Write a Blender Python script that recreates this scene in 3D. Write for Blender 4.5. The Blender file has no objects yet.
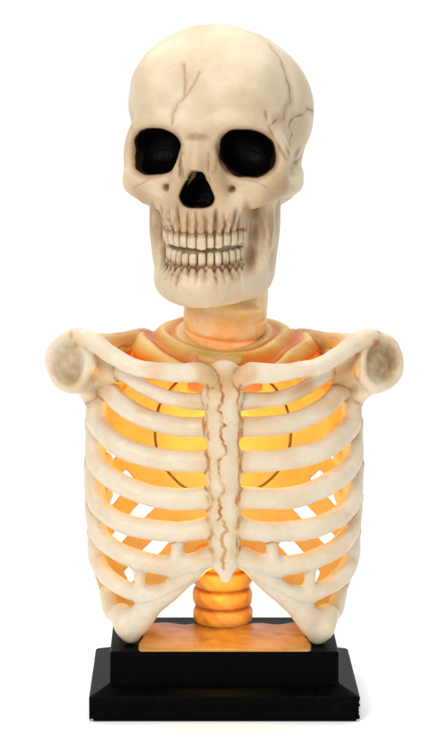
import bpy, math, random
import numpy as np
from mathutils import Vector, Matrix
random.seed(7)
np.random.seed(7)
R = math.radians
S = 0.0007                      # metres per modelling unit (one unit is about one photo pixel)
F32 = np.float32

# ------------------------------------------------------------------ camera
TH = R(10.0); CAMX, CAMY, CAMZ = -40.0, -2112.5, 714.0; FOC = 2100.0
scn = bpy.context.scene
cd = bpy.data.cameras.new("camera"); cam = bpy.data.objects.new("camera", cd)
scn.collection.objects.link(cam)
cam.location = (CAMX*S, CAMY*S, CAMZ*S)
cam.rotation_euler = (R(90) - TH, 0, 0)
cd.sensor_fit = 'VERTICAL'; cd.sensor_height = 36.0; cd.lens = 36.0*FOC/750.0
cd.shift_x = 30.0/750.0
cd.clip_start = 0.05; cd.clip_end = 200.0
scn.camera = cam

# ------------------------------------------------------------------ world and lamps
w = bpy.data.worlds.new("World"); scn.world = w; w.use_nodes = True
nt = w.node_tree; nt.nodes.clear()
tc = nt.nodes.new('ShaderNodeTexCoord'); sx = nt.nodes.new('ShaderNodeSeparateXYZ')
mr = nt.nodes.new('ShaderNodeMapRange'); mr.interpolation_type = 'SMOOTHSTEP'
mr.inputs['From Min'].default_value = 0.0; mr.inputs['From Max'].default_value = 0.6
mr.inputs['To Min'].default_value = 0.30; mr.inputs['To Max'].default_value = 1.06
bg = nt.nodes.new('ShaderNodeBackground'); bg.inputs['Color'].default_value = (1, 1, 1, 1)
ow = nt.nodes.new('ShaderNodeOutputWorld')
nt.links.new(tc.outputs['Generated'], sx.inputs[0]); nt.links.new(sx.outputs['Y'], mr.inputs['Value'])
nt.links.new(mr.outputs[0], bg.inputs['Strength']); nt.links.new(bg.outputs[0], ow.inputs[0])

def area(name, loc, target, size, power, col=(1, 1, 1), sizey=None):
    l = bpy.data.lights.new(name, 'AREA'); l.energy = power; l.color = col
    l.shape = 'RECTANGLE'; l.size = size; l.size_y = sizey or size
    o = bpy.data.objects.new(name, l); scn.collection.objects.link(o)
    o.location = loc
    o.rotation_euler = (Vector(target) - Vector(loc)).to_track_quat('-Z', 'Y').to_euler()
    return o
area('key_softbox', (-0.75, -1.35, 1.05), (0, 0, 0.33), 0.55, 17.0, (1.0, 0.975, 0.94))
area('front_softbox', (0.7, -1.6, 0.55), (0, 0, 0.25), 0.8, 4.5, (1.0, 0.985, 0.96))
area('top_softbox', (0.0, 0.15, 1.7), (0, 0.05, 0), 2.4, 36.0)
scn.view_settings.view_transform = 'Standard'; scn.view_settings.look = 'None'
scn.view_settings.exposure = 0.0; scn.view_settings.gamma = 1.0
scn.cycles.max_bounces = 8; scn.cycles.sample_clamp_indirect = 6.0

# ------------------------------------------------------------------ photo pixel -> point at depth Y
def ray(px, py):
    u = (px - 185.0)/FOC; v = (375.0 - py)/FOC
    c, s = math.cos(TH), math.sin(TH)
    return np.array([u, c + v*s, -s + v*c])
CAM = np.array([CAMX, CAMY, CAMZ])
def P(px, py, Y):
    d = ray(px, py); t = (Y - CAM[1])/d[1]
    return CAM + t*d

# ------------------------------------------------------------------ distance-field toolkit
class Grid:
    def __init__(g, lo, hi, h):
        g.lo = np.array(lo, float); g.h = h
        g.n = np.ceil((np.array(hi) - g.lo)/h).astype(int) + 1
        g.ax = [(g.lo[a] + h*np.arange(g.n[a])).astype(F32) for a in range(3)]
    def box(g, lo, hi):
        i0 = np.clip(np.floor((np.array(lo) - g.lo)/g.h).astype(int), 0, g.n - 1)
        i1 = np.clip(np.ceil((np.array(hi) - g.lo)/g.h).astype(int) + 1, 1, g.n)
        return tuple(slice(a, b) for a, b in zip(i0, i1))
    def xyz(g, sl=None):
        a = [g.ax[k][sl[k]] if sl else g.ax[k] for k in range(3)]
        return a[0][:, None, None], a[1][None, :, None], a[2][None, None, :]

def smin(a, b, k):
    h = np.maximum(k - np.abs(a - b), 0)/k
    return np.minimum(a, b) - h*h*k*0.25
def smax(a, b, k): return -smin(-a, -b, k)

def ell(X, Y, Z, c, r):
    x, y, z = (X - c[0]), (Y - c[1]), (Z - c[2])
    k0 = np.sqrt((x/r[0])**2 + (y/r[1])**2 + (z/r[2])**2)
    k1 = np.sqrt((x/r[0]**2)**2 + (y/r[1]**2)**2 + (z/r[2]**2)**2) + 1e-6
    return (k0*(k0 - 1)/k1).astype(F32)

def seg(X, Y, Z, a, b, ra, rb, sc=(1, 1, 1)):
    ab = (b - a)*np.array(sc); L = float(ab @ ab) + 1e-9
    x, y, z = (X - a[0])*sc[0], (Y - a[1])*sc[1], (Z - a[2])*sc[2]
    t = np.clip((x*ab[0] + y*ab[1] + z*ab[2])/L, 0, 1)
    return (np.sqrt((x - t*ab[0])**2 + (y - t*ab[1])**2 + (z - t*ab[2])**2) - (ra + (rb - ra)*t)).astype(F32)

def spline(pts, rad, n):
    p = np.array(pts, float); r = np.array(rad, float)
    q = np.vstack([2*p[0] - p[1], p, 2*p[-1] - p[-2]]); out = []; ro = []
    for i in range(len(p) - 1):
        for j in range(n):
            t = j/n
            a, b, c, d = q[i], q[i+1], q[i+2], q[i+3]
            out.append(0.5*((2*b) + (c - a)*t + (2*a - 5*b + 4*c - d)*t*t + (3*b - a - 3*c + d)*t**3))
            ro.append(r[i]*(1 - t) + r[i+1]*t)
    out.append(p[-1]); ro.append(r[-1])
    return np.array(out), np.array(ro)

def chain(X, Y, Z, pts, rad, n=4, sc=(1, 1, 1)):
    p, r = spline(pts, rad, n); d = None
    for i in range(len(p) - 1):
        e = seg(X, Y, Z, p[i], p[i+1], r[i], r[i+1], sc)
        d = e if d is None else np.minimum(d, e)
    return d

def nets(F, lo, h):
    sg = F < 0
    c = np.zeros(np.array(F.shape) - 1, np.int8)
    for a in (0, 1):
        for b in (0, 1):
            for d in (0, 1):
                c += sg[a:c.shape[0]+a, b:c.shape[1]+b, d:c.shape[2]+d]
    I, J, K = np.nonzero((c > 0) & (c < 8))
    n = len(I)
    cid = np.full(c.shape, -1, np.int32); cid[I, J, K] = np.arange(n)
    val = {}
    for a in (0, 1):
        for b in (0, 1):
            for d in (0, 1): val[a, b, d] = F[I+a, J+b, K+d].astype(float)
    acc = np.zeros((n, 3)); cnt = np.zeros(n)
    for ax in range(3):
        o = [k for k in range(3) if k != ax]
        for u in (0, 1):
            for v in (0, 1):
                k0 = [0, 0, 0]; k1 = [0, 0, 0]
                k0[o[0]] = k1[o[0]] = u; k0[o[1]] = k1[o[1]] = v; k1[ax] = 1
                f0, f1 = val[tuple(k0)], val[tuple(k1)]
                m = (f0 < 0) != (f1 < 0)
                t = np.where(m, f0/np.where(m, f0 - f1, 1), 0)
                p = np.tile(np.array(k0, float), (n, 1)); p[:, ax] += t
                acc += p*m[:, None]; cnt += m
    V = (acc/cnt[:, None] + np.stack([I, J, K], 1))*h + lo
    Q = []
    for ax in range(3):
        s0 = [slice(None)]*3; s1 = [slice(None)]*3
        s0[ax] = slice(0, -1); s1[ax] = slice(1, None)
        A, B = sg[tuple(s0)], sg[tuple(s1)]
        for flip in (0, 1):
            m = (A & ~B) if not flip else (~A & B)
            e = np.nonzero(m); o = [(ax+1) % 3, (ax+2) % 3]
            ok = np.ones(len(e[0]), bool)
            for k in o: ok &= (e[k] > 0) & (e[k] < F.shape[k] - 1)
            e = [x[ok] for x in e]; q = []
            for (u, v) in ((-1, -1), (0, -1), (0, 0), (-1, 0)):
                w_ = [x.copy() for x in e]; w_[o[0]] = w_[o[0]] + u; w_[o[1]] = w_[o[1]] + v
                q.append(cid[w_[0], w_[1], w_[2]])
            q = np.stack(q, 1)
            Q.append(q[:, ::-1] if flip else q)
    Q = np.vstack(Q)
    # light relaxing keeps the polygonisation from showing
    E = np.vstack([Q[:, [0, 1]], Q[:, [1, 2]], Q[:, [2, 3]], Q[:, [3, 0]]])
    for lam in (0.5, -0.3):
        c_ = np.bincount(E[:, 0], minlength=n) + 1e-9
        M = np.stack([np.bincount(E[:, 0], V[E[:, 1], k], n) for k in range(3)], 1)/c_[:, None]
        V = V + lam*(M - V)
    return V, Q

def fast_mesh(name, V, Q, mat, parent=None, cols=None):
    me = bpy.data.meshes.new(name)
    me.vertices.add(len(V)); me.vertices.foreach_set('co', (V*S).astype(F32).ravel())
    me.loops.add(Q.size); me.loops.foreach_set('vertex_index', Q.astype(np.int32).ravel())
    me.polygons.add(len(Q)); me.polygons.foreach_set('loop_start', np.arange(0, Q.size, 4, dtype=np.int32))
    me.update(calc_edges=True); me.validate()
    me.polygons.foreach_set('use_smooth', np.ones(len(me.polygons), bool))
    if cols is not None:
        at = me.color_attributes.new('tint', 'FLOAT_COLOR', 'POINT')
        c4 = np.ones((len(V), 4), F32); c4[:, :cols.shape[1]] = cols
        at.data.foreach_set('color', c4.ravel())
    me.materials.append(mat)
    o = bpy.data.objects.new(name, me); scn.collection.objects.link(o)
    if parent is not None: o.parent = parent
    return o

def wash(c, k, a=(1.2, 2.1, 3.1)):            # colour wash of thickness k: antiquing, also painted-in glow and shade
    return c*np.exp(-np.asarray(k).reshape(-1, 1)*np.array(a))
def polydist(V, pts):
    d = np.full(len(V), 1e3)
    for a, b in zip(pts[:-1], pts[1:]):
        ab = b - a; t = np.clip(((V - a) @ ab)/(ab @ ab + 1e-9), 0, 1)
        d = np.minimum(d, np.linalg.norm(V - a - t[:, None]*ab, axis=1))
    return d

_nr = np.random.RandomState(3)
_W = _nr.normal(size=(40, 3)); _PH = _nr.uniform(0, 6.28, 40)
def noise(V, scale):                          # cheap smooth noise, about -1..1
    s = np.zeros(len(V))
    for i in range(24): s += np.sin((V @ _W[i])/scale + _PH[i])
    return s/5.0

def wiggle(pts, amp, step):
    out = []; p = np.array(pts, float)
    for a, b in zip(p[:-1], p[1:]):
        L = np.linalg.norm(b - a); n = max(1, int(L/step)); nn = np.array([-(b-a)[1], (b-a)[0]])/max(L, 1e-6)
        for j in range(n):
            out.append(a + (b - a)*j/n + nn*random.uniform(-amp, amp))
    out.append(p[-1]); return out

# ------------------------------------------------------------------ materials
def mat_new(name):
    m = bpy.data.materials.new(name); m.use_nodes = True
    return m, m.node_tree, m.node_tree.nodes['Principled BSDF']

def bone_material(name, rough=0.42, sss=0.5, rad=6.0, bump=0.45, attr=True, base=(0.6, 0.5, 0.38), nscale=9.0, mott=0.22):
    m, t, b = mat_new(name)
    N = t.nodes.new
    tcn = N('ShaderNodeTexCoord')
    n1 = N('ShaderNodeTexNoise'); n1.inputs['Scale'].default_value = nscale/(100*S)
    n1.inputs['Detail'].default_value = 6; n1.inputs['Roughness'].default_value = 0.62
    t.links.new(tcn.outputs['Object'], n1.inputs['Vector'])
    cr = N('ShaderNodeMapRange'); cr.inputs['From Min'].default_value = 0.3; cr.inputs['From Max'].default_value = 0.7
    cr.inputs['To Min'].default_value = 1 - mott; cr.inputs['To Max'].default_value = 1 + mott*0.45
    t.links.new(n1.outputs['Fac'], cr.inputs['Value'])
    mx = N('ShaderNodeVectorMath'); mx.operation = 'MULTIPLY'
    if attr:
        a = N('ShaderNodeAttribute'); a.attribute_name = 'tint'; t.links.new(a.outputs['Color'], mx.inputs[0])
        for sock, top in (('Specular IOR Level', 0.5), ('Subsurface Weight', sss)):     # flat black paint neither shines nor scatters
            q = N('ShaderNodeMapRange'); q.inputs['From Min'].default_value = 0.02; q.inputs['From Max'].default_value = 0.12
            q.inputs['To Min'].default_value = 0.02; q.inputs['To Max'].default_value = top
            t.links.new(a.outputs['Fac'], q.inputs['Value']); t.links.new(q.outputs[0], b.inputs[sock])
    else: mx.inputs[0].default_value = base
    # mottling is warmer where darker
    cc = N('ShaderNodeCombineXYZ')
    p1 = N('ShaderNodeMath'); p1.operation = 'POWER'; p1.inputs[1].default_value = 0.7
    p3 = N('ShaderNodeMath'); p3.operation = 'POWER'; p3.inputs[1].default_value = 1.5
    t.links.new(cr.outputs[0], p1.inputs[0]); t.links.new(cr.outputs[0], p3.inputs[0])
    t.links.new(p1.outputs[0], cc.inputs[0]); t.links.new(cr.outputs[0], cc.inputs[1]); t.links.new(p3.outputs[0], cc.inputs[2])
    t.links.new(cc.outputs[0], mx.inputs[1])
    t.links.new(mx.outputs[0], b.inputs['Base Color'])
    b.inputs['Roughness'].default_value = rough
    b.inputs['IOR'].default_value = 1.42
    b.inputs['Subsurface Weight'].default_value = sss
    b.inputs['Subsurface Radius'].default_value = (1.0, 0.55, 0.25)
    b.inputs['Subsurface Scale'].default_value = rad*S
    n2 = N('ShaderNodeTexNoise'); n2.inputs['Scale'].default_value = 55/(100*S)
    n2.inputs['Detail'].default_value = 4
    t.links.new(tcn.outputs['Object'], n2.inputs['Vector'])
    bp = N('ShaderNodeBump'); bp.inputs['Strength'].default_value = bump; bp.inputs['Distance'].default_value = 0.9*S
    t.links.new(n2.outputs['Fac'], bp.inputs['Height']); t.links.new(bp.outputs[0], b.inputs['Normal'])
    return m
M_skull = bone_material('aged_skull_resin', 0.40, 0.3, 2.2, mott=0.08)
M_cage = bone_material('translucent_bone_resin', 0.36, 0.75, 7.5, mott=0.07)
M_tooth = bone_material('tooth_resin', 0.3, 0.3, 2.0, 0.1, nscale=18.0, mott=0.14)

m, t, b = mat_new('black_cavity_paint')
b.inputs['Base Color'].default_value = (0.003, 0.002, 0.002, 1); b.inputs['Roughness'].default_value = 0.33
b.inputs['IOR'].default_value = 1.13
n = t.nodes.new('ShaderNodeTexNoise'); n.inputs['Scale'].default_value = 30/(100*S); n.inputs['Detail'].default_value = 5
bp = t.nodes.new('ShaderNodeBump'); bp.inputs['Strength'].default_value = 0.8; bp.inputs['Distance'].default_value = 1.5*S
tcn = t.nodes.new('ShaderNodeTexCoord'); t.links.new(tcn.outputs['Object'], n.inputs['Vector'])
t.links.new(n.outputs['Fac'], bp.inputs['Height']); t.links.new(bp.outputs[0], b.inputs['Normal'])
M_black = m

m, t, b = mat_new('black_painted_wood')
b.inputs['IOR'].default_value = 1.10; b.inputs['Roughness'].default_value = 0.3
tcn = t.nodes.new('ShaderNodeTexCoord')
n = t.nodes.new('ShaderNodeTexNoise'); n.inputs['Scale'].default_value = 16/(100*S); n.inputs['Detail'].default_value = 8
n.inputs['Roughness'].default_value = 0.75
t.links.new(tcn.outputs['Object'], n.inputs['Vector'])
r = t.nodes.new('ShaderNodeValToRGB'); t.links.new(n.outputs['Fac'], r.inputs[0])
r.color_ramp.elements[0].position = 0.45; r.color_ramp.elements[0].color = (0.0006, 0.0006, 0.0006, 1)
r.color_ramp.elements[1].position = 0.8; r.color_ramp.elements[1].color = (0.0028, 0.0031, 0.0028, 1)
at = t.nodes.new('ShaderNodeAttribute'); at.attribute_name = 'tint'
mxx = t.nodes.new('ShaderNodeMix'); mxx.data_type = 'RGBA'
n3 = t.nodes.new('ShaderNodeTexNoise'); n3.inputs['Scale'].default_value = 40/(100*S); n3.inputs['Detail'].default_value = 3
t.links.new(tcn.outputs['Object'], n3.inputs['Vector'])
# chipped paint only where the corners are knocked
sp = t.nodes.new('ShaderNodeSeparateXYZ'); t.links.new(tcn.outputs['Object'], sp.inputs[0])
def mth(op, a_, b_=None):
    q_ = t.nodes.new('ShaderNodeMath'); q_.operation = op
    for i_, v_ in enumerate((a_, b_)):
        if v_ is None: continue
        if isinstance(v_, (int, float)): q_.inputs[i_].default_value = v_
        else: t.links.new(v_, q_.inputs[i_])
    return q_.outputs[0]
def mrg(v_, lo_, hi_):
    q_ = t.nodes.new('ShaderNodeMapRange'); q_.inputs['From Min'].default_value = lo_*S; q_.inputs['From Max'].default_value = hi_*S
    t.links.new(v_, q_.inputs['Value']); return q_.outputs[0]
cx1 = mrg(mth('ABSOLUTE', sp.outputs[0]), 129.0, 134.0)
lowz = mrg(sp.outputs[2], 6.0, 2.0)
rgt = mth('MULTIPLY', mrg(sp.outputs[0], 133.5, 135.5), mrg(sp.outputs[2], 27.0, 23.0))
msk_ = mth('MULTIPLY', mth('MAXIMUM', mth('MULTIPLY', cx1, lowz), mth('MULTIPLY', rgt, 0.8)), mrg(sp.outputs[1], -78.0, -81.0))
mt = t.nodes.new('ShaderNodeMath'); mt.operation = 'MULTIPLY'; t.links.new(msk_, mt.inputs[0]); t.links.new(n3.outputs['Fac'], mt.inputs[1])
g = t.nodes.new('ShaderNodeMath'); g.operation = 'GREATER_THAN'; g.inputs[1].default_value = 0.42
t.links.new(mt.outputs[0], g.inputs[0]); t.links.new(g.outputs[0], mxx.inputs['Factor'])
t.links.new(r.outputs[0], mxx.inputs[6]); mxx.inputs[7].default_value = (0.55, 0.57, 0.55, 1)
t.links.new(mxx.outputs[2], b.inputs['Base Color'])
rr = t.nodes.new('ShaderNodeMapRange'); rr.inputs['To Min'].default_value = 0.22; rr.inputs['To Max'].default_value = 0.5
t.links.new(n.outputs['Fac'], rr.inputs['Value']); t.links.new(rr.outputs[0], b.inputs['Roughness'])
bp = t.nodes.new('ShaderNodeBump'); bp.inputs['Strength'].default_value = 0.15; bp.inputs['Distance'].default_value = 0.6*S
t.links.new(n.outputs['Fac'], bp.inputs['Height']); t.links.new(bp.outputs[0], b.inputs['Normal'])
M_wood = m

m, t, b = mat_new('white_sweep_paper')
b.inputs['Base Color'].default_value = (0.96, 0.96, 0.96, 1); b.inputs['Roughness'].default_value = 0.9
b.inputs['IOR'].default_value = 1.3
n = t.nodes.new('ShaderNodeTexNoise'); n.inputs['Scale'].default_value = 300
bp = t.nodes.new('ShaderNodeBump'); bp.inputs['Strength'].default_value = 0.03; bp.inputs['Distance'].default_value = 0.0005
t.links.new(n.outputs['Fac'], bp.inputs['Height']); t.links.new(bp.outputs[0], b.inputs['Normal'])
M_paper = m

# ------------------------------------------------------------------ setting
me = bpy.data.meshes.new('tabletop')
me.from_pydata([(-1.1, -0.9, 0), (1.1, -0.9, 0), (1.1, 0.75, 0), (-1.1, 0.75, 0)], [], [(0, 1, 2, 3)])
me.materials.append(M_paper)
tab = bpy.data.objects.new('tabletop', me); scn.collection.objects.link(tab)
tab['kind'] = 'structure'

# ------------------------------------------------------------------ the lamp
root = bpy.data.objects.new('skeleton_lamp', None); scn.collection.objects.link(root)
root['label'] = 'lit skeleton bust lamp with ivory skull and rib cage on a black stepped base'
root['category'] = 'lamp'

# ---- base: stepped black plinth
def ring(hx, hy, z, rc, n=5):
    o = []
    for (sx_, sy_, a0) in ((1, 1, 0), (-1, 1, 90), (-1, -1, 180), (1, -1, 270)):
        for k in range(n + 1):
            a = R(a0 + 90*k/n)
            o.append((sx_*(hx - rc) + rc*math.cos(a), sy_*(hy - rc) + rc*math.sin(a), z))
    return o
prof = [(134.5, 80, 0), (136.8, 82.3, 1.2), (137, 82.5, 3), (137, 82.5, 24), (136.3, 81.8, 25.6), (134.5, 80.5, 26.6),
        (119, 64.5, 33.2), (117.2, 62.8, 34.2), (116.6, 62.3, 35.5), (116.4, 62.2, 50), (116.4, 62.2, 65), (115.8, 61.6, 66.5), (114.4, 60.2, 67)]
rc = [3]*6 + [2]*7
vs = []; fs = []
for (a, b_, z), r_ in zip(prof, rc): vs += ring(a, b_, z, r_)
nn = 24
for i in range(len(prof) - 1):
    for k in range(nn):
        fs.append((i*nn + k, i*nn + (k+1) % nn, (i+1)*nn + (k+1) % nn, (i+1)*nn + k))
fs.append(tuple(range(nn))[::-1]); fs.append(tuple((len(prof)-1)*nn + k for k in range(nn)))
me = bpy.data.meshes.new('base'); me.from_pydata([tuple(c*S for c in v) for v in vs], [], fs)
me.materials.append(M_wood)
at = me.color_attributes.new('tint', 'FLOAT_COLOR', 'POINT')
for i, v in enumerate(vs):
    q = 0.0
    if v[2] < 26 and v[1] < -75 and abs(v[0]) > 130: q = 1.0 if v[2] < 4 or v[0] > 0 else 0.35
    at.data[i].color = (q, q, q, 1)
base = bpy.data.objects.new('base', me); scn.collection.objects.link(base); base.parent = root
for p in me.polygons: p.use_smooth = False

# =================================================================== TORSO
H = 1.3
zlo = P(225, 648, -28)[2] - 4
G = Grid((-192, -100, 60), (192, 96, 402), H)
print('torso grid', G.n)
tot = np.full(G.n, 1e3, F32); m1 = np.full(G.n, 1e3, F32); m2 = np.full(G.n, 1e3, F32)
idx = np.full(G.n, -1, np.int8)
PARTS = []
def put(name, fn, lo, hi, k=7.0):
    sl = G.box(np.array(lo) - 14, np.array(hi) + 14)
    d = np.broadcast_to(fn(*G.xyz(sl)), tot[sl].shape).astype(F32)
    i = len(PARTS); PARTS.append((name, sl, d))
    tot[sl] = smin(tot[sl], d, k)
    a, b2, ii = m1[sl], m2[sl], idx[sl]
    nb = np.where(d < a, a, np.minimum(b2, d)); ii[d < a] = i
    m2[sl] = nb; m1[sl] = np.minimum(a, d)

def cageY(X, Z, inset=0.0):
    a = cage_a(Z) - inset; b = cage_b(Z) - inset
    q = np.clip(1 - np.abs(X/a)**2.4, 0, 1)**(1/2.4)
    return CY - b*q
CY = 6.0
zs = lambda py, Y=0: P(225, py, Y)[2]
# half width and half depth of the cage by height
_ZK = [zs(650), zs(610), zs(590), zs(565), zs(520), zs(470), zs(420), zs(390), zs(370), zs(350), zs(335), zs(322)]
_AK = [92, 124, 131, 139, 143, 143.5, 142, 136, 125, 105, 80, 52]
_BK = [62, 66, 69, 73, 78, 79, 76, 72, 68, 60, 52, 44]
def cage_a(Z): return np.interp(Z, _ZK, _AK)
def cage_b(Z): return np.interp(Z, _ZK, _BK)

def on_cage(px, py, inset, dy=0.0):
    Y = -60.0
    for _ in range(12):
        p = P(px, py, Y); a = cage_a(p[2]) - inset
        X = max(-a*0.995, min(a*0.995, p[0]))
        Y = 0.5*Y + 0.5*(float(cageY(X, p[2], inset)) + dy)
    p = P(px, py, Y); return np.array([max(-a*0.995, min(a*0.995, p[0])), Y, p[2]])

RIBS = {   # px, py centre lines of the (viewer's) left ribs, outermost last; radii
    'A': ([(208, 402), (188, 401), (168, 398), (148, 390), (130, 378), (114, 366)], [8, 7.2, 7, 6.5, 6.5, 7]),
    'B': ([(206, 427), (188, 427), (168, 425), (143, 417), (120, 403), (103, 382), (99, 370)], [9.5, 9, 9, 9, 9, 8.5, 8]),
    'C': ([(206, 461), (188, 461), (168, 460), (138, 454), (114, 442), (97, 422), (90, 396)], [10.5, 10, 10, 10, 10, 9.5, 9]),
    'D': ([(208, 497), (190, 499), (172, 499), (144, 494), (115, 481), (97, 462), (88, 436)], [10.5, 10, 10, 10, 10, 9.5, 9]),
    'E': ([(210, 527), (192, 531), (174, 532), (144, 529), (117, 521), (99, 505), (88, 478)], [10, 9.5, 9.5, 10, 9.5, 9.5, 9]),
    'F': ([(214, 553), (196, 562), (174, 566), (144, 562), (117, 551), (99, 534), (88, 508)], [9, 9.5, 9.5, 9, 9, 9, 9]),
    'G': ([(190, 572), (172, 588), (152, 594), (128, 590), (107, 577), (96, 560), (90, 542)], [8, 8, 8, 8.5, 8.5, 8, 8]),
}
def mir(p): return np.array([-p[0], p[1], p[2]])
def ribfn(pts, rad, n=3):
    return lambda X, Y, Z: chain(X, Y, Z, pts, rad, n, (1, 1.0, 1))
for key in 'ABCDEFG':
    pl, rl = RIBS[key]; rl = [q_*(1.14 if key == 'A' else 1.10) for q_ in rl]
    pts = [on_cage(x, y, r_*0.9) for (x, y), r_ in zip(pl, rl)]
    # carry the rib on round the side towards the back
    last = pts[-1]; rl = list(rl)
    if key in 'CDEFG':
        a = abs(last[0])
        pts.append(np.array([-a + 1.5, last[1] + 26, last[2] + 22])); rl.append(rl[-1]*0.95)
        pts.append(np.array([-a*0.93, last[1] + 50, last[2] + 40])); rl.append(rl[-1]*0.9)
    for sgn in (-1, 1):
        q = pts if sgn < 0 else [mir(p) for p in pts]
        qa = np.array(q)
        put('rib', ribfn(q, rl), qa.min(0) - 12, qa.max(0) + 12, 8.0)

# costal plate: the solid lowest corner of each side, with its foot on the base
def plate(sgn):
    out = [(213, 561), (198, 577), (180, 592), (165, 612), (152, 632), (140, 641), (126, 640), (118, 632), (114, 620), (103, 606), (96, 592),
           (103, 596), (112, 601), (125, 610), (140, 607), (152, 600), (170, 594), (186, 578)]
    pts = [on_cage(x, y, 9) for x, y in out]
    base_pt = P(128, 634, -30)
    core = [on_cage(100, 592, 8), on_cage(112, 611, 8), on_cage(128, 619, 8), on_cage(146, 611, 8), on_cage(163, 598, 8), on_cage(180, 583, 8), on_cage(205, 560, 8)]
    foot = [on_cage(120, 614, 8), P(123, 627, -36), P(129, 634, -32)]
    foot2 = [on_cage(146, 612, 8), P(141, 624, -40), P(133, 633, -34)]
    if sgn > 0: core, foot, foot2 = [[mir(p) for p in c] for c in (core, foot, foot2)]
    def fn(X, Y, Z):
        d = chain(X, Y, Z, core, [7.5, 9.5, 11, 11, 10, 8.5, 8], 3)
        d = smin(d, chain(X, Y, Z, foot, [11, 10, 9.0], 3), 8)
        d = smin(d, chain(X, Y, Z, foot2, [10, 9.5, 8.5], 3), 8)
        return d
    al = np.array(core + foot + foot2)
    put('rib', fn, al.min(0) - 13, al.max(0) + 13, 7.0)
plate(-1); plate(1)

# webs of cartilage between the low ribs belong to the rib below them
def web(pa, pb, ra, rb):
    for sgn in (-1, 1):
        a, b2 = on_cage(*pa, 8), on_cage(*pb, 8)
        if sgn > 0: a, b2 = mir(a), mir(b2)
        al = np.array([a, b2]); 
        best = None
        sl = G.box(al.min(0) - 22, al.max(0) + 22)
        X, Y, Z = G.xyz(sl)
        d = seg(X, Y, Z, a, b2, ra, rb)
        # give it to the nearest rib at its lower end
        ii = tuple(np.clip(((b2 - G.lo)/G.h).astype(int), 0, G.n - 1)); k = int(idx[ii])
        nm, s2, dk = PARTS[k]
        big = np.full(G.n, 1e3, F32) if False else None
        lo = [min(u.start, v.start) for u, v in zip(sl, s2)]; hi = [max(u.stop, v.stop) for u, v in zip(sl, s2)]
        nd = np.full([h_ - l_ for l_, h_ in zip(lo, hi)], 1e3, F32)
        sub = lambda s_: tuple(slice(u.start - l_, u.stop - l_) for u, l_ in zip(s_, lo))
        nd[sub(s2)] = dk; nd[sub(sl)] = smin(nd[sub(sl)], d, 4)
        PARTS[k] = (nm, tuple(slice(l_, h_) for l_, h_ in zip(lo, hi)), nd)
        tot[sl] = smin(tot[sl], d, 6)
        w0 = idx[sl] == k
        better = d < m1[sl]
        m2[sl] = np.where(better & ~w0, m1[sl], m2[sl]); m1[sl] = np.minimum(m1[sl], d)
        idx[sl] = np.where(better, k, idx[sl])
web((179, 534), (176, 562), 6.5, 6.5)
web((139, 566), (140, 590), 5.5, 6)
web((141, 594), (148, 610), 5, 6)

# sternum
def stern(X, Y, Z):
    pz = [(223, 378, 17, 15), (223, 392, 19, 10), (223, 405, 15, 12), (223, 428, 16, 11), (223.5, 445, 14, 12), (223.5, 462, 15.5, 12), (224, 498, 14, 12), (224.5, 528, 13.5, 12), (225, 552, 11, 9), (225.5, 568, 8, 8), (226, 577, 4.5, 6)]
    d = None
    for (x0, y0, w0, _), (x1, y1, w1, _) in zip(pz[:-1], pz[1:]):
        a = P(x0, y0, -68); b2 = P(x1, y1, -68)
        e = seg(X, Y, Z, a, b2, w0, w1, (1, 1.0, 1))
        # flatten: wide in X, thin in Y
        sc = np.sqrt(((X - a[0])**2) + ((Y + 69)*2.1)**2 + 0*Z)
        t_ = np.clip((Z - b2[2])/(a[2] - b2[2]), 0, 1); ww = w1 + (w0 - w1)*t_ + 1.3
        zz = np.where(Z > a[2], Z - a[2], np.where(Z < b2[2], b2[2] - Z, 0))
        e = np.sqrt(sc**2 + zz**2) - ww
        d = e if d is None else np.minimum(d, e)
    return d
put('sternum', stern, (-24, -90, zs(585, -68)), (24, -50, zs(360, -68)), 10.0)

# collar bones
for sgn in (-1, 1):
    q = [P(211, 379, -72), P(200, 373, -75), P(180, 373, -76), P(155, 371, -74), P(132, 366, -66), P(110, 354, -54), P(94, 342, -44), P(80, 337, -36)]
    rr_ = [9, 10.5, 9.5, 8.5, 8.5, 9, 9.5, 9]
    if sgn > 0: q = [mir(p) for p in q]
    qa = np.array(q)
    put('collarbone', ribfn(q, rr_), qa.min(0) - 12, qa.max(0) + 12, 5.0)

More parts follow.
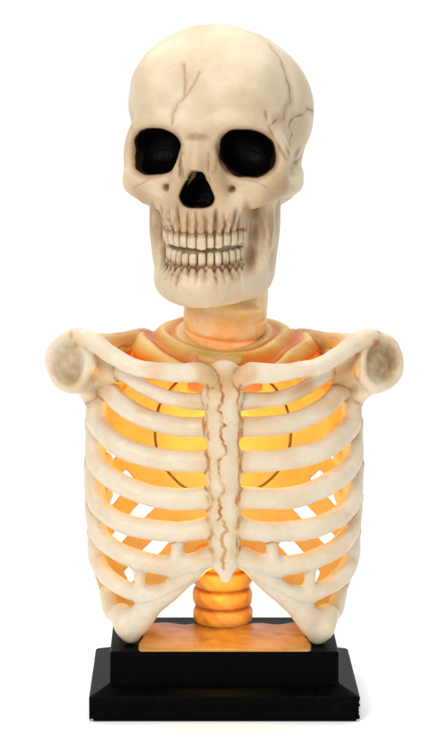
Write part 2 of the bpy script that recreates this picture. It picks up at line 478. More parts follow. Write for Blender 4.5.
# shoulder blades: cup facing out and forward, neck running back and down into the cage
def shoulder(sgn):
    c = P(72, 362, -30)
    ax = np.array([-0.42, -0.90, 0.06]); ax /= np.linalg.norm(ax)
    nck = [c - ax*8, np.array([-118, -12, c[2] - 16]), np.array([-112, 20, c[2] - 30])]
    low = [c + np.array([6, 6, -22]), np.array([-133, -2, c[2] - 44]), np.array([-131, 6, c[2] - 66])]
    top = [c + np.array([10, 10, 20]), np.array([-114, 12, c[2] + 13]), np.array([-84, 28, c[2] + 12])]
    sc_ = np.array([1.0, 1.0, 1.0])
    if sgn > 0:
        c = mir(c); ax = mir(ax); nck, low, top = [[mir(p) for p in z] for z in (nck, low, top)]
    def fn(X, Y, Z):
        x, y, z = X - c[0], Y - c[1], Z - c[2]
        h = x*ax[0] + y*ax[1] + z*ax[2]
        rx, ry, rz = x - h*ax[0], y - h*ax[1], (z - h*ax[2])
        side = rx*ax[1] - ry*ax[0]
        rr2 = np.sqrt((side*1.12)**2 + (rz*0.94)**2)
        dth = np.sqrt(np.maximum(rr2 - 17.5, 0)**2 + (h*1.0)**2) - 10.5       # thick rounded disc
        ringd = np.sqrt((rr2 - 22 - 1.2*np.sin(X*0.15 + Z*0.11))**2 + (h - 4)**2) - 7.5
        d = smin(dth, ringd, 5)
        dish = np.sqrt(rr2**2 + (h - 30)**2) - 29.5
        d = smax(d, -dish, 4)
        d = smin(d, chain(X, Y, Z, nck, [16, 15, 12], 3), 9)
        d = smin(d, chain(X, Y, Z, low, [10, 9, 7], 3), 8)
        d = smin(d, chain(X, Y, Z, top, [8, 10, 13], 3), 9)
        return d + 0.5*np.sin(X*0.21 + 1)*np.sin(Z*0.17)*np.sin(Y*0.19)
    lo, hi = (-190, -75, c[2] - 80), (-60, 50, c[2] + 45)
    if sgn > 0: lo, hi = (60, -75, c[2] - 80), (190, 50, c[2] + 45)
    put('shoulder_blade', fn, lo, hi, 6.0)
    return c
shc = shoulder(-1); shoulder(1)

# back shell with its slanting slots, and the ridged top of the chest round the neck
ZC = zs(415)
def backshell(X, Y, Z):
    za = Z[0, 0, :]; A = cage_a(za).astype(F32)[None, None, :]; B = cage_b(za).astype(F32)[None, None, :]
    q = (np.abs(X/A)**2.4 + np.abs((Y - CY)/B)**2.4 + 1e-6)**(1/2.4)
    rr2 = np.sqrt((X)**2 + (Y - CY)**2) + 1e-3
    d = (q - 1)*rr2/np.maximum(q, 0.05)
    # slope of the closing dome turns the horizontal gap into a true distance
    top = np.clip((za - zs(400))/(zs(322) - zs(400)), 0, 1)
    d = d*(1 - 0.42*top)[None, None, :]
    # the top is closed by a sloping roof, low in front and high behind the neck
    z1, z2 = zs(366, -66), zs(309, 45)
    sl_ = (z2 - z1)/111.0
    rn = np.sqrt((X*0.92)**2 + ((Y - 6)*1.1)**2)
    roof = (Z - (z1 + (Y + 66)*sl_) - 0*X)/math.sqrt(1 + sl_*sl_)
    amp = np.clip((rn - 44)/6, 0, 1)*np.clip((118 - rn)/10, 0, 1)
    up = np.clip((Z - zs(392))/14.0, 0, 1)
    d = smax(d, roof, 16) - up*amp*3.8*np.cos((rn - 57 + 2.5*np.sin(X*0.05 + Y*0.07))/22*2*np.pi)
    sh = np.abs(d + 5) - (4.5 + 0*Z)
    # open front below the collar bones
    zc = np.interp(np.abs(X[:, 0, 0]), [0, 30, 60, 90, 115, 135], [zs(372, -74), zs(371, -74), zs(370, -70), zs(362, -60), zs(352, -50), zs(346, -40)]).astype(F32)[:, None, None]
    front = np.maximum(Y - (4 + 0*Z), Z - zc)
    sh = smax(sh, -front, 4)
    # slots
    xa = np.abs(X)
    for py0 in (457, 500, 549, 599):
        a0 = P(108, py0, 45); a1 = a0 + np.array([44, 34, 47.0]) 
        lim = {457: 112, 500: 98, 549: 70, 599: 56}[py0]; out_ = {457: 122, 500: 126, 549: 118, 599: 101}[py0]
        u = (xa - abs(a0[0])); line = (Z - a0[2]) + u*1.02
        band = np.abs(line)/1.43 - 7.2
        s = np.maximum(np.maximum(band, lim - xa + 0.45*line), xa - out_ - 0.3*line)
        s = np.maximum(s, 14 - Y)
        sh = smax(sh, -s, 3)
    # bottom rim
    rim = np.interp(np.abs(X[:, 0, 0]), [0, 38, 60, 80, 105, 140], [P(225, q_, 62)[2] for q_ in (560, 566, 590, 612, 640, 655)]).astype(F32)[:, None, None]
    sh = smax(sh, -(Z - rim), 5)
    # round hatch seam on the inside
    hz = P(223, 432, 70)[2]
    hr = np.abs(np.sqrt(X**2 + (Z - hz)**2) - 73) - 0.2
    groove = np.maximum(np.maximum(hr - 0.8, 30 - Y), (-d - 12.5))
    sh = np.maximum(sh, -np.maximum(groove, d + 5.5))
    return sh
put('back_shell', backshell, (-146, -86, zs(655)), (146, 90, zs(312)), 5.0)

# neck ring (first rib pair) and upper rings standing proud above the collar bones
def rings(X, Y, Z):
    d = None
    for (rx, ry, z0, dz, r_) in ((47, 50, (zs(362, -48) + zs(322, 52))/2, (zs(322, 52) - zs(362, -48))/2, 6.0),):
        for k in range(28):
            a0, a1 = 2*math.pi*k/28, 2*math.pi*(k+1)/28
            f = lambda a: np.array([rx*math.sin(a), 4 - ry*math.cos(a), z0 - dz*math.cos(a)])
            e = seg(X, Y, Z, f(a0), f(a1), r_, r_)
            d = e if d is None else np.minimum(d, e)
    return d
put('neck_collar', rings, (-62, -64, zs(392)), (62, 66, zs(308)), 6.0)

print('fields done')
TINT = np.array([0.67, 0.595, 0.475]); BROWN = np.array([0.36, 0.165, 0.055]); AMBER = np.array([0.55, 0.30, 0.12])
def grid_hit(Fd, g, px, py, y0=-140, y1=110, R_=None, T_=None):
    d = ray(px, py)
    ys = np.arange(y0, y1, 0.5)
    pts = CAM + ((ys - CAM[1])/d[1])[:, None]*d
    if R_ is not None: loc = (pts - T_) @ R_
    else: loc = pts
    ii = np.round((loc - g.lo)/g.h).astype(int)
    ok = np.all((ii >= 0) & (ii < g.n), axis=1)
    ii = np.clip(ii, 0, g.n - 1)
    f = np.where(ok, Fd[ii[:, 0], ii[:, 1], ii[:, 2]], 1)
    k = np.argmax(f < 0)
    return loc[k] if f[k] < 0 else None

def lift(Fd, g, pl, amp, step, **kw):
    out = []
    for q in wiggle(pl, amp, step):
        h = grid_hit(Fd, g, q[0], q[1], **kw)
        if h is not None: out.append(h)
    return out

random.seed(11)
crack = lift(tot, G, [(221, 384), (223, 396), (219, 410), (224, 425), (221, 440), (226, 452), (219, 462), (220, 478), (226, 486), (219, 497), (221, 510), (218, 520)], 1.9, 2.6)
crack2 = lift(tot, G, [(224, 520), (227, 530), (221, 540), (226, 548), (222, 558), (224, 568)], 1.5, 2.5)
edgeL = lift(tot, G, [(207, 385), (209, 400), (206, 412), (209, 440), (207, 455), (210, 480), (208, 497), (211, 525), (212, 545), (214, 560)], 1.0, 4)
edgeR = lift(tot, G, [(241, 385), (238, 400), (240, 425), (238, 450), (239, 480), (238, 510), (238, 540), (236, 555)], 1.0, 4)
def cage_cols(V, name, seam=None):
    c = np.tile(TINT, (len(V), 1))
    nv = noise(V, 14.0); nf = noise(V + 50, 4.0)
    k = np.zeros(len(V))
    dc = polydist(V, crack)
    k = np.maximum(k, 1.1*np.exp(-(dc/1.15)**2)*np.clip(0.7 + 0.8*nf, 0.1, 1.2))
    k = np.maximum(k, 0.12*np.exp(-(dc/4.5)**2))
    k = np.maximum(k, 0.45*np.exp(-(polydist(V, crack2)/1.7)**2))
    for e in (edgeL, edgeR):
        de = polydist(V, e)
        k = np.maximum(k, 0.75*np.exp(-(de/1.3)**2)*np.clip(0.4 + 0.8*nf + 0.3*nv, 0, 1)); k = np.maximum(k, 0.07*np.exp(-(de/5)**2))
    rust = np.clip(0.035*(nv + 0.6), 0, 0.07)
    k = np.maximum(k, rust)
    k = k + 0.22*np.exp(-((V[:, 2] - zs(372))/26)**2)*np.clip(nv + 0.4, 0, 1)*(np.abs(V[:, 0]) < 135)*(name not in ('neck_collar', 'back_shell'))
    if seam is not None and name in ('neck_collar', 'back_shell'): seam = seam + 9
    if seam is not None: seam = seam + 20/(1 + np.exp((V[:, 2] - zs(548))/3))
    if seam is not None: k = np.maximum(k, 0.6*np.exp(-(seam/1.6)**2)*np.clip(0.6 + 0.7*nf + 0.4*nv, 0.05, 1.3)) + 0.10*np.exp(-(seam/7)**2)  # stain where parts meet, strengthened to deepen the creases like shade
    c = wash(c, k, (0.55, 1.55, 3.0))
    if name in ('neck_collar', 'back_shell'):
        # inner glow painted as amber over the top of the chest and the inside
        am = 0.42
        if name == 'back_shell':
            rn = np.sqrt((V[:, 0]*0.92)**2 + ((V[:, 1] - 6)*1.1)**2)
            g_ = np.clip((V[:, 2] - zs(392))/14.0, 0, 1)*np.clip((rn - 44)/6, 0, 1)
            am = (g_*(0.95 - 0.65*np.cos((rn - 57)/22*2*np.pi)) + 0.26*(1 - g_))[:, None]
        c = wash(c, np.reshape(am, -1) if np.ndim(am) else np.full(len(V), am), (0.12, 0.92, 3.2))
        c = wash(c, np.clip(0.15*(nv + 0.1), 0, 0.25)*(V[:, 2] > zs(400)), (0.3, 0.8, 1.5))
        if name == 'back_shell':
            hz = P(223, 432, 70)[2]
            hr = np.abs(np.sqrt(V[:, 0]**2 + (V[:, 2] - hz)**2) - 73)
            s_ = np.exp(-(hr/1.25)**4)*(V[:, 1] > 25)*0.72
            c = c*(1 - s_[:, None]) + np.array([0.16, 0.06, 0.015])*s_[:, None]
    if name == 'shoulder_blade':
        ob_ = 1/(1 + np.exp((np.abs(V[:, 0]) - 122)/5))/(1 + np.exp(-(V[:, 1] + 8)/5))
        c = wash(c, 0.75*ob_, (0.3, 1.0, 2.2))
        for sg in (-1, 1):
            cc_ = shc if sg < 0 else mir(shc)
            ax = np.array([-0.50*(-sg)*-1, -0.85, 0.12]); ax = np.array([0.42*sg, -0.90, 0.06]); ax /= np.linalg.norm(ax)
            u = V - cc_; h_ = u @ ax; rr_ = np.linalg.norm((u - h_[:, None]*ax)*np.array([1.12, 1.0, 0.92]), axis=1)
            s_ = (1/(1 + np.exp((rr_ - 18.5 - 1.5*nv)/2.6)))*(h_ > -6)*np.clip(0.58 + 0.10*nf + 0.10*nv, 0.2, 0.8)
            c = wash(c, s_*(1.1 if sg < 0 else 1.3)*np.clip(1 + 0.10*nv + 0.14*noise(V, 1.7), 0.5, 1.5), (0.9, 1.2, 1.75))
    return np.clip(c, 0, 1)

DISP = [crack, crack2]
def emit_parts(PARTS_, g, totf, m1_, m2_, idx_, colfn, mat, parent, labelfn=None):
    objs = []
    for i, (name, sl, d) in enumerate(PARTS_):
        other = np.where(idx_[sl] == i, m2_[sl], m1_[sl])
        wv = d - other
        f = np.maximum(totf[sl] + 0.25*np.maximum(0, wv), wv - 3.0)
        f = np.where(d > 400, 1e2, f).astype(F32)
        f = np.pad(f, 1, constant_values=50.0)
        lo = g.lo + g.h*(np.array([s_.start for s_ in sl]) - 1)
        V, Q = nets(f, lo, g.h)
        ii = np.clip(np.round((V - lo)/g.h).astype(int), 0, np.array(f.shape) - 1) - 1
        ii = np.clip(ii, 0, np.array(wv.shape) - 1)
        c = colfn(V, name, np.abs(wv[ii[:, 0], ii[:, 1], ii[:, 2]]))
        objs.append((name, V, Q, c))
    return objs
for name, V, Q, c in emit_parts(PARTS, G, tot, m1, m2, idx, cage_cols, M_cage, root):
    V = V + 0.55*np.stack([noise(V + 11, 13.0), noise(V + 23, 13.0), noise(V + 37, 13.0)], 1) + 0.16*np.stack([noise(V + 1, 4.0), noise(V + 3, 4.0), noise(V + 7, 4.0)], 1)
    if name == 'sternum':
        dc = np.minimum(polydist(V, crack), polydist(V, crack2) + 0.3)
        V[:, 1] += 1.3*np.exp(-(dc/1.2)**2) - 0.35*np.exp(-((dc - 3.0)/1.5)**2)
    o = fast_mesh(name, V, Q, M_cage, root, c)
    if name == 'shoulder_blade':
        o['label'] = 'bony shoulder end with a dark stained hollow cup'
del tot, m1, m2, idx
PARTS = []

# ---- neck: hollow translucent tube with folds
GN = Grid((-60, -60, zs(392)), (60, 62, P(225, 226, 0)[2]), 1.2)
X, Y, Z = GN.xyz()
zt = Z[0, 0, :]
nr = np.interp(zt, [zs(392), zs(372), zs(357), zs(346), zs(338), zs(331), zs(322), zs(308), zs(297), zs(284), zs(262), zs(226)], [38, 39, 39, 37, 38.5, 41.5, 42.5, 42.5, 43.5, 43.5, 37, 36]).astype(F32)[None, None, :]
rr_ = np.sqrt((X - 1)**2 + ((Y - 4)*1.02)**2)
dn = rr_ - nr
zw = Z + X*0.10 - (Y*0.16)                                   # the folds run at a slant
dn = dn + 1.7*np.exp(-((zw - zs(331))/2.3)**2) + 1.2*np.exp(-((zw - zs(352))/2.5)**2) + 0.9*np.exp(-((zw - zs(313))/2.0)**2)
dn = dn - 1.0*np.exp(-((zw - zs(341))/5)**2)
dn = smin(dn, ell(X, Y, Z, (18, -34, zs(305)), (20, 10, 7)), 9)
dn = np.maximum(dn, -(dn + 5.5))
dn = np.maximum(dn, zs(390) - Z)
V, Q = nets(np.pad(np.broadcast_to(dn, GN.n), 1, constant_values=50.).astype(F32), GN.lo - GN.h, GN.h)
nv = noise(V, 10.0); nf = noise(V + 9, 3.5)
c = np.tile(np.array([0.82, 0.63, 0.40]), (len(V), 1))
zz = V[:, 2] + V[:, 0]*0.10 - V[:, 1]*0.16
k = 0.55*np.exp(-((zz - zs(331))/1.6)**2) + 0.35*np.exp(-((zz - zs(352))/2.0)**2) + 0.5*np.exp(-((zz - zs(366))/5.0)**2)*np.clip(0.5 + nf, 0, 1)
k = k + 0.30*np.clip(nv + 0.1, 0, 1) + 0.12*np.clip(nf, 0, 1)
c = wash(c, 0.75*k + 0.06, (0.12, 0.62, 2.2))  # orange washed into the colour to strengthen the neck's glow
M_neck = bone_material('glow_tinted_neck_resin', 0.4, 0.8, 7.0, mott=0.10)
M_neck.node_tree.nodes['Principled BSDF'].inputs['Subsurface Radius'].default_value = (1.0, 0.9, 0.7)
neck = fast_mesh('neck', V, Q, M_neck, root, c)

# ---- spine: stacked vertebra discs
GS = Grid((-42, 0, 60), (42, 86, zs(440, 40)), 1.25)
X, Y, Z = GS.xyz()
SY = 42.0
cuts = [P(225, p, 20)[2] for p in (628, 610, 591.5, 572.5, 553)]
zt = Z[0, 0, :]; prof_ = np.zeros(len(zt))
for a, b2 in zip(cuts[:-1], cuts[1:]):
    tt = (zt - a)/(b2 - a); ins = (tt >= 0) & (tt <= 1)
    prof_ = np.where(ins, np.abs(np.sin(np.pi*np.clip(tt, 0, 1)))**0.42, prof_)
rs = (26.5 + 5.3*prof_).astype(F32)[None, None, :]
ang = np.arctan2(Y - SY, X)
ds = np.sqrt(X**2 + (Y - SY)**2) - rs - 0.5*np.sin(ang*5 + Z*0.11) - 0.35*np.sin(ang*11 + Z*0.4)
ds = np.maximum(ds, -(np.sqrt(X**2 + (Y - SY)**2) - 20))
ds = np.maximum(np.maximum(ds*0.85, 66.2 - Z), Z - cuts[-1] + 1)
V, Q = nets(np.pad(np.broadcast_to(ds, GS.n), 1, constant_values=50.).astype(F32), GS.lo - GS.h, GS.h)
nv = noise(V, 9.0); nf = noise(V, 3.0)
c = np.tile(np.array([0.86, 0.50, 0.12]), (len(V), 1))
k = np.zeros(len(V))
for z in cuts: k = np.maximum(k, 0.6*np.exp(-((V[:, 2] - z)/2.2)**2))
k = k*1.1 + 0.10*np.clip(nf + 0.5*nv, 0, 1)
c = wash(c, k, (0.7, 1.6, 2.0))
M_spine = bone_material('amber_spine_resin', 0.38, 0.9, 8.0, mott=0.12)
spine = fast_mesh('spine', V, Q, M_spine, root, c)

# ---- amber resin plate between the feet
GP = Grid((-98, -68, 60), (98, 60, 76), 1.2)
X, Y, Z = GP.xyz()
edge = 3.0*np.sin(X*0.07 + 1) + 2*np.sin(X*0.19)
fx = np.abs(X - 0.5 + 0.06*(Y + 62)*0) - (89 - 0.06*(Y + 62) + 1.2*np.sin(Y*0.12))
fy = np.maximum(-62.0 - Y, Y - (34 + edge))
hh = 69.6 + 0.7*np.sin(X*0.06 + 0.4*np.sin(Y*0.08))*np.sin(Y*0.07 + 1)
dp = smax(smax(fx, fy, 5), Z - hh, 4); dp = np.maximum(dp, 66.5 - Z)
V, Q = nets(np.pad(np.broadcast_to(dp, GP.n), 1, constant_values=50.).astype(F32), GP.lo - GP.h, GP.h)
nv = noise(V*np.array([0.7, 1.0, 0.2]), 13.0); nf = noise(V*np.array([0.8, 1.1, 0.2]) + 40, 5.0)
c = np.tile(np.array([0.46, 0.24, 0.055]), (len(V), 1))
k = np.clip(0.25 + 0.35*nv + 0.25*nf + 0.012*(V[:, 1] + 20), 0, 1)*0.8
rsp = np.sqrt(V[:, 0]**2 + (V[:, 1] - SY)**2)
k = np.maximum(k, 0.85*np.exp(-((rsp - 33 - 1.5*nf)/1.8)**2))[:, None]
c = c*(1 - k) + np.array([0.22, 0.09, 0.03])*k
M_plate = bone_material('amber_plate_resin', 0.33, 0.3, 3.0, mott=0.2)
fast_mesh('base_plate', V, Q, M_plate, root, c)

# =================================================================== SKULL
PSI = R(13.5); cs, sn = math.cos(PSI), math.sin(PSI)
T0 = P(219.5, 112, -2.0)
RM = np.array([[cs, sn, 0], [-sn, cs, 0], [0, 0, 1.0]])        # world = T0 + RM @ local
def Lk(px, py, yl):
    d = RM.T @ ray(px, py); o = RM.T @ (CAM - T0); t_ = (yl - o[1])/d[1]
    return o + t_*d
def zl(py, yl): return Lk(200, py, yl)[2]
GK = Grid((-106, -122, zl(312, -90)), (106, 122, zl(22, 0)), 1.15)
print('skull grid', GK.n)
X0_, Y0_, Z0_ = GK.xyz()
AX = np.abs(X0_)
def A(x, y, py, yy=None): return np.array([x, y, zl(py, y if yy is None else yy)])
def C(pts, rad, n=3, sc=(1, 1, 1)): return chain(AX, Y0_, Z0_, [A(*p) for p in pts], rad, n, sc)
X, Y, Z = X0_, Y0_, Z0_
cr_ = ell(X, Y, Z, (0, 12, zl(112, 12)), (92, 98, 84))
fr_ = ell(X, Y, Z, (0, -34, zl(101, -34)), (78, 58, 73))
sk = smin(cr_, fr_, 22)
sk = smin(sk, ell(AX, Y, Z, (42, -58, zl(88, -58)), (30, 34, 36)), 16)
# temporal hollow behind the orbit
sk = smax(sk, -ell(AX, Y, Z, (106, -36, zl(146, -36)), (22, 32, 36)), 14)
# mastoid and cranial base
sk = smin(sk, ell(AX, Y, Z, (62, 14, zl(172, 14)), (18, 26, 28)), 14)
sk = smin(sk, ell(X, Y, Z, (0, 20, zl(200, 20)), (56, 60, 44)), 16)
# side walls below the cheek (solid casting)
sk = smin(sk, ell(X, Y, Z, (0, -34, zl(218, -34)), (52, 50, 64)), 10)
sk = smin(sk, C([(50, -30, 150), (54, -32, 175), (52, -28, 205), (52, -26, 240)], [26, 20, 11, 10]), 10)
# brow, lateral orbit rim, cheek bone, arch
brow = C([(6, -86, 131), (26, -86, 124), (48, -80, 123), (63, -70, 130), (73, -60, 146), (74, -58, 164), (67, -64, 182)], [9, 10.5, 10.5, 10, 9, 9, 12])
arch = C([(67, -64, 183), (77, -44, 186), (79, -18, 182), (75, 8, 174)], [11, 9.5, 9, 9])
cheek = C([(68, -62, 184), (54, -76, 193), (36, -82, 200), (26, -80, 214)], [12, 12.5, 12, 9])
infra = C([(70, -64, 178), (48, -79, 181), (26, -86, 178), (15, -90, 165), (11, -92, 148)], [9, 7.5, 7, 6.5, 6])
sk = smin(sk, C([(26, -58, 178), (44, -56, 180), (56, -50, 178), (58, -40, 160)], [20, 21, 18, 16]), 4)   # solid behind the cheek and under the orbit
fac = smin(smin(brow, arch, 8), smin(cheek, infra, 7), 8)
fac = smin(fac, C([(0, -87, 134), (0, -92, 146), (0, -98, 159), (0, -101, 166)], [9, 8.5, 8, 6.5]), 6)
fac = smin(fac, C([(9, -93, 158), (14, -94, 171), (19, -93, 186), (23, -91, 203), (26, -88, 215)], [8, 8.5, 9, 9.5, 10]), 7)
sk = smin(sk, fac, 9)
# upper jaw
mx_ = ell(X, Y, Z, (0, -62, zl(217, -62)), (40, 39, 38))
alv = np.sqrt(np.maximum(np.sqrt((X/0.93)**2 + (Y + 58)**2) - 33.0, 0)**2 + (np.maximum(np.abs(Z - zl(224, -95)) - 12, 0))**2) - 6.2
sk = smin(sk, smin(mx_, alv, 6), 8)
def arc_pts(n, a, b2, yc, span):
    ph = np.linspace(-span, span, 721); px_, py_ = a*np.sin(ph), yc - b2*np.cos(ph)
    L = np.concatenate([[0], np.cumsum(np.hypot(np.diff(px_), np.diff(py_)))])
    wts = np.array([1.0 if abs(i - (n-1)/2) < 1 else (0.86 if abs(i - (n-1)/2) < 3 else 0.92) for i in range(n)])
    ed = np.concatenate([[0], np.cumsum(wts)])/wts.sum()*L[-1]
    out = []
    for i in range(n):
        p_ = np.interp((ed[i] + ed[i+1])/2, L, ph)
        out.append((a*math.sin(p_), yc - b2*math.cos(p_), math.atan2(b2*math.sin(p_), a*math.cos(p_)), ed[i+1] - ed[i]))
    return out
UP = arc_pts(14, 38, 40.5, -57.5, R(84))
DN = arc_pts(14, 35.5, 38, -56.5, R(84))
random.seed(5)
roots = None
for (x, y, a, wd) in UP:                                   # tooth roots ridge the bone above
    f = 1.0
    top = 209 + random.uniform(-5, 5) - (4 if abs(x) > 15 else 0)
    ix, iy = math.sin(a), -math.cos(a)
    p0 = np.array([x - 1.8*ix, y - 1.8*iy, zl(231.0, -98)]); p1 = np.array([x*0.90 - 5.0*ix, y - 7.5*iy, zl(top, -98)])
    e = seg(X, Y, Z, p0, p1, 5.2, 3.0); roots = e if roots is None else np.minimum(roots, e)
sk = smin(sk, roots, 1.6)
# openings
ca, sa = math.cos(R(2)), math.sin(R(2))
oc = A(44.5, -78, 151.5)
ox, oy, oz = (AX - oc[0]), (Y - oc[1]), (Z - oc[2])
ux, uy = ox*ca + oy*sa, -ox*sa + oy*ca
uz = oz + 0.10*ux
orb = ((np.abs(ux/24.3)**2.5 + np.abs(uz/21.5)**2.5 + np.abs(uy/30.0)**2.5)**(1/2.5) - 1)*19
orb = orb.astype(F32)
nzc = [zl(p_, -98) for p_ in (180, 196)]
px1 = np.sqrt(X**2 + (Z - nzc[0])**2) - 5.0
t1 = np.clip((nzc[0] - Z)/(nzc[0] - nzc[1]), 0, 1)
nose2 = np.sqrt(np.maximum(AX - 6.0*np.sqrt(t1), 0)**2 + np.maximum(np.maximum(Z - nzc[0], nzc[1] - Z), 0)**2) - (7.0 + 3.2*t1)
notch = np.sqrt((X)**2 + (Z - zl(209, -98))**2) - 2.6                      # spine at the foot of the nose
nose = np.maximum(nose2 + 0*Y, Y + 66)
nose = np.maximum(nose, -(Y + 125)).astype(F32)
nose = smax(nose, -(notch + 0*Y), 3)
full = sk
sk = smax(sk, -orb, 4.5)
sk = smax(sk, -nose, 3.0)
for s_ in (-1, 1):                                          # small hole below each eye
    h_ = A(s_*32.5, -90, 188.5)
    sk = smax(sk, -(np.sqrt((X - h_[0])**2 + ((Y - h_[1])*0.5)**2 + (Z - h_[2])**2) - 3.0).astype(F32), 3)
# jaw
jw = C([(0, -84, 286), (17, -81, 286), (34, -61, 283), (46, -28, 277), (50, -14, 254), (53, -8, 224), (55, -6, 196)], [20, 19.5, 17, 14.5, 12, 11, 9])
jw = smin(jw, ell(X, Y, Z, (0, -44, zl(268, -44)), (45, 44, 32)), 8)
jal = np.sqrt(np.maximum(np.sqrt((X/0.93)**2 + (Y + 57)**2) - 31, 0)**2 + np.maximum(np.abs(Z - zl(279, -95)) - 9, 0)**2) - 5.5
jw = smin(jw, jal, 8)
jw = smin(jw, ell(X, Y, Z, (0, -94, zl(295, -94)), (22, 10, 11)), 8)
lip = ell(X, Y, Z, (0, -56, zl(262, -56)), (36, 38, 26))       # closed floor of the mouth
jw = smin(jw, lip, 6)
roots = None
for (x, y, a, wd) in DN:
    ix, iy = math.sin(a), -math.cos(a)
    p0 = np.array([x - 1.6*ix, y - 1.6*iy, zl(271.0, -96)]); p1 = np.array([x*0.95 - 4.2*ix, y - 3.5*iy, zl(287 + random.uniform(-4, 4), -96)])
    e = seg(X, Y, Z, p0, p1, 4.6, 2.4); roots = e if roots is None else np.minimum(roots, e)
jw = smin(jw, roots, 1.6)
low = Z - zl(258, -96)
sk_only = sk; 
tk = smin(sk, jw, 6)
# carve the open bite in front between the two rows
cut_ = np.maximum(np.abs(Z - zl(250.8, -96)) - 2.6, -(np.sqrt((X/0.93)**2 + (Y + 57)**2) - 36.0)); cut_ = np.maximum(np.maximum(cut_, Y + 62), AX - 37)
tk = smax(tk, -cut_.astype(F32), 3)
# hollow between the tooth rows and the upright of the jaw
hol = C([(50, -54, 206), (50, -53, 230), (47, -54, 256)], [7, 8, 5])
tk = smax(tk, -hol, 5)
tk = smin(tk, C([(55, -38, 198), (55, -37, 225), (51, -38, 256), (44, -42, 276)], [7, 8, 8.5, 10]), 7)      # front edge of the upright of the jaw
sh3 = tuple(GK.n)
tk = np.broadcast_to(tk, sh3).astype(F32)
sko = np.broadcast_to(sk_only, sh3).astype(F32); jwo = np.broadcast_to(jw, sh3).astype(F32)
# the jaw must not claim bone above the bite, the skull none below
bias = np.clip((Z - zl(252, -96))*0.35, -8, 8)*(np.clip((-25 - Y)/10, 0, 1))
jwb = (jwo + bias).astype(F32); skb = (sko - bias).astype(F32)

def skhit(pl, amp=0.0, step=50.0):
    return lift(tk, GK, pl, amp, step, y0=-150, y1=60, R_=RM, T_=T0)
random.seed(21)
sut = [skhit([(270, 46), (279, 57), (285, 70), (289, 88), (290, 101), (285, 108), (284, 118), (275, 122), (271, 127)], 1.0, 4),
       skhit([(313, 112), (307, 109), (301, 113), (294, 117), (289, 122), (291, 134), (289, 145), (290, 155)], 1.3, 4)]
soft = [skhit([(199, 72), (194, 84), (187, 94), (178, 103), (173, 113), (171, 124)], 0.4, 5), skhit([(184, 64), (185, 80), (184, 96)], 0.4, 5),
        skhit([(130, 106), (133, 118), (131, 128)], 0.8, 5),
        skhit([(133, 188), (146, 181), (157, 176), (166, 172)], 0.4, 5), skhit([(243, 178), (256, 182), (268, 187), (274, 194)], 0.6, 4)]
fosline = skhit([(266, 112), (268, 124), (274, 137), (281, 150), (288, 161), (296, 163), (303, 155)], 0.3, 5)
cpt = A(-16, -88, 156); 
def root_gap(V, arc, a_, b_, yc):
    ph = np.arctan2(V[:, 0]/a_, -(V[:, 1] - yc)/b_)
    g_ = np.full(len(V), 9.0)
    pa = [math.atan2(q[0]/a_, -(q[1] - yc)/b_) for q in arc]
    for p_, q_ in zip(pa[:-1], pa[1:]): g_ = np.minimum(g_, np.abs(ph - (p_ + q_)/2)*40)
    return g_
def root_zone(V, name):
    x, y, z = V.T
    f_ = 1/(1 + np.exp((y + 60)/2.5))/(1 + np.exp((np.abs(x) - 40)/1.5))
    if name == 'skull': return f_/(1 + np.exp((z - zl(210, -98) + 3*noise(V*np.array([1, 1, 0.0]), 7.0))/2.8))/(1 + np.exp((zl(238, -98) - z)/1.2))
    return f_/(1 + np.exp((z - zl(264, -96))/1.2))/(1 + np.exp((zl(281, -96) + 3*noise(V*np.array([1, 1, 0.0]), 7.0) - z)/2.8))
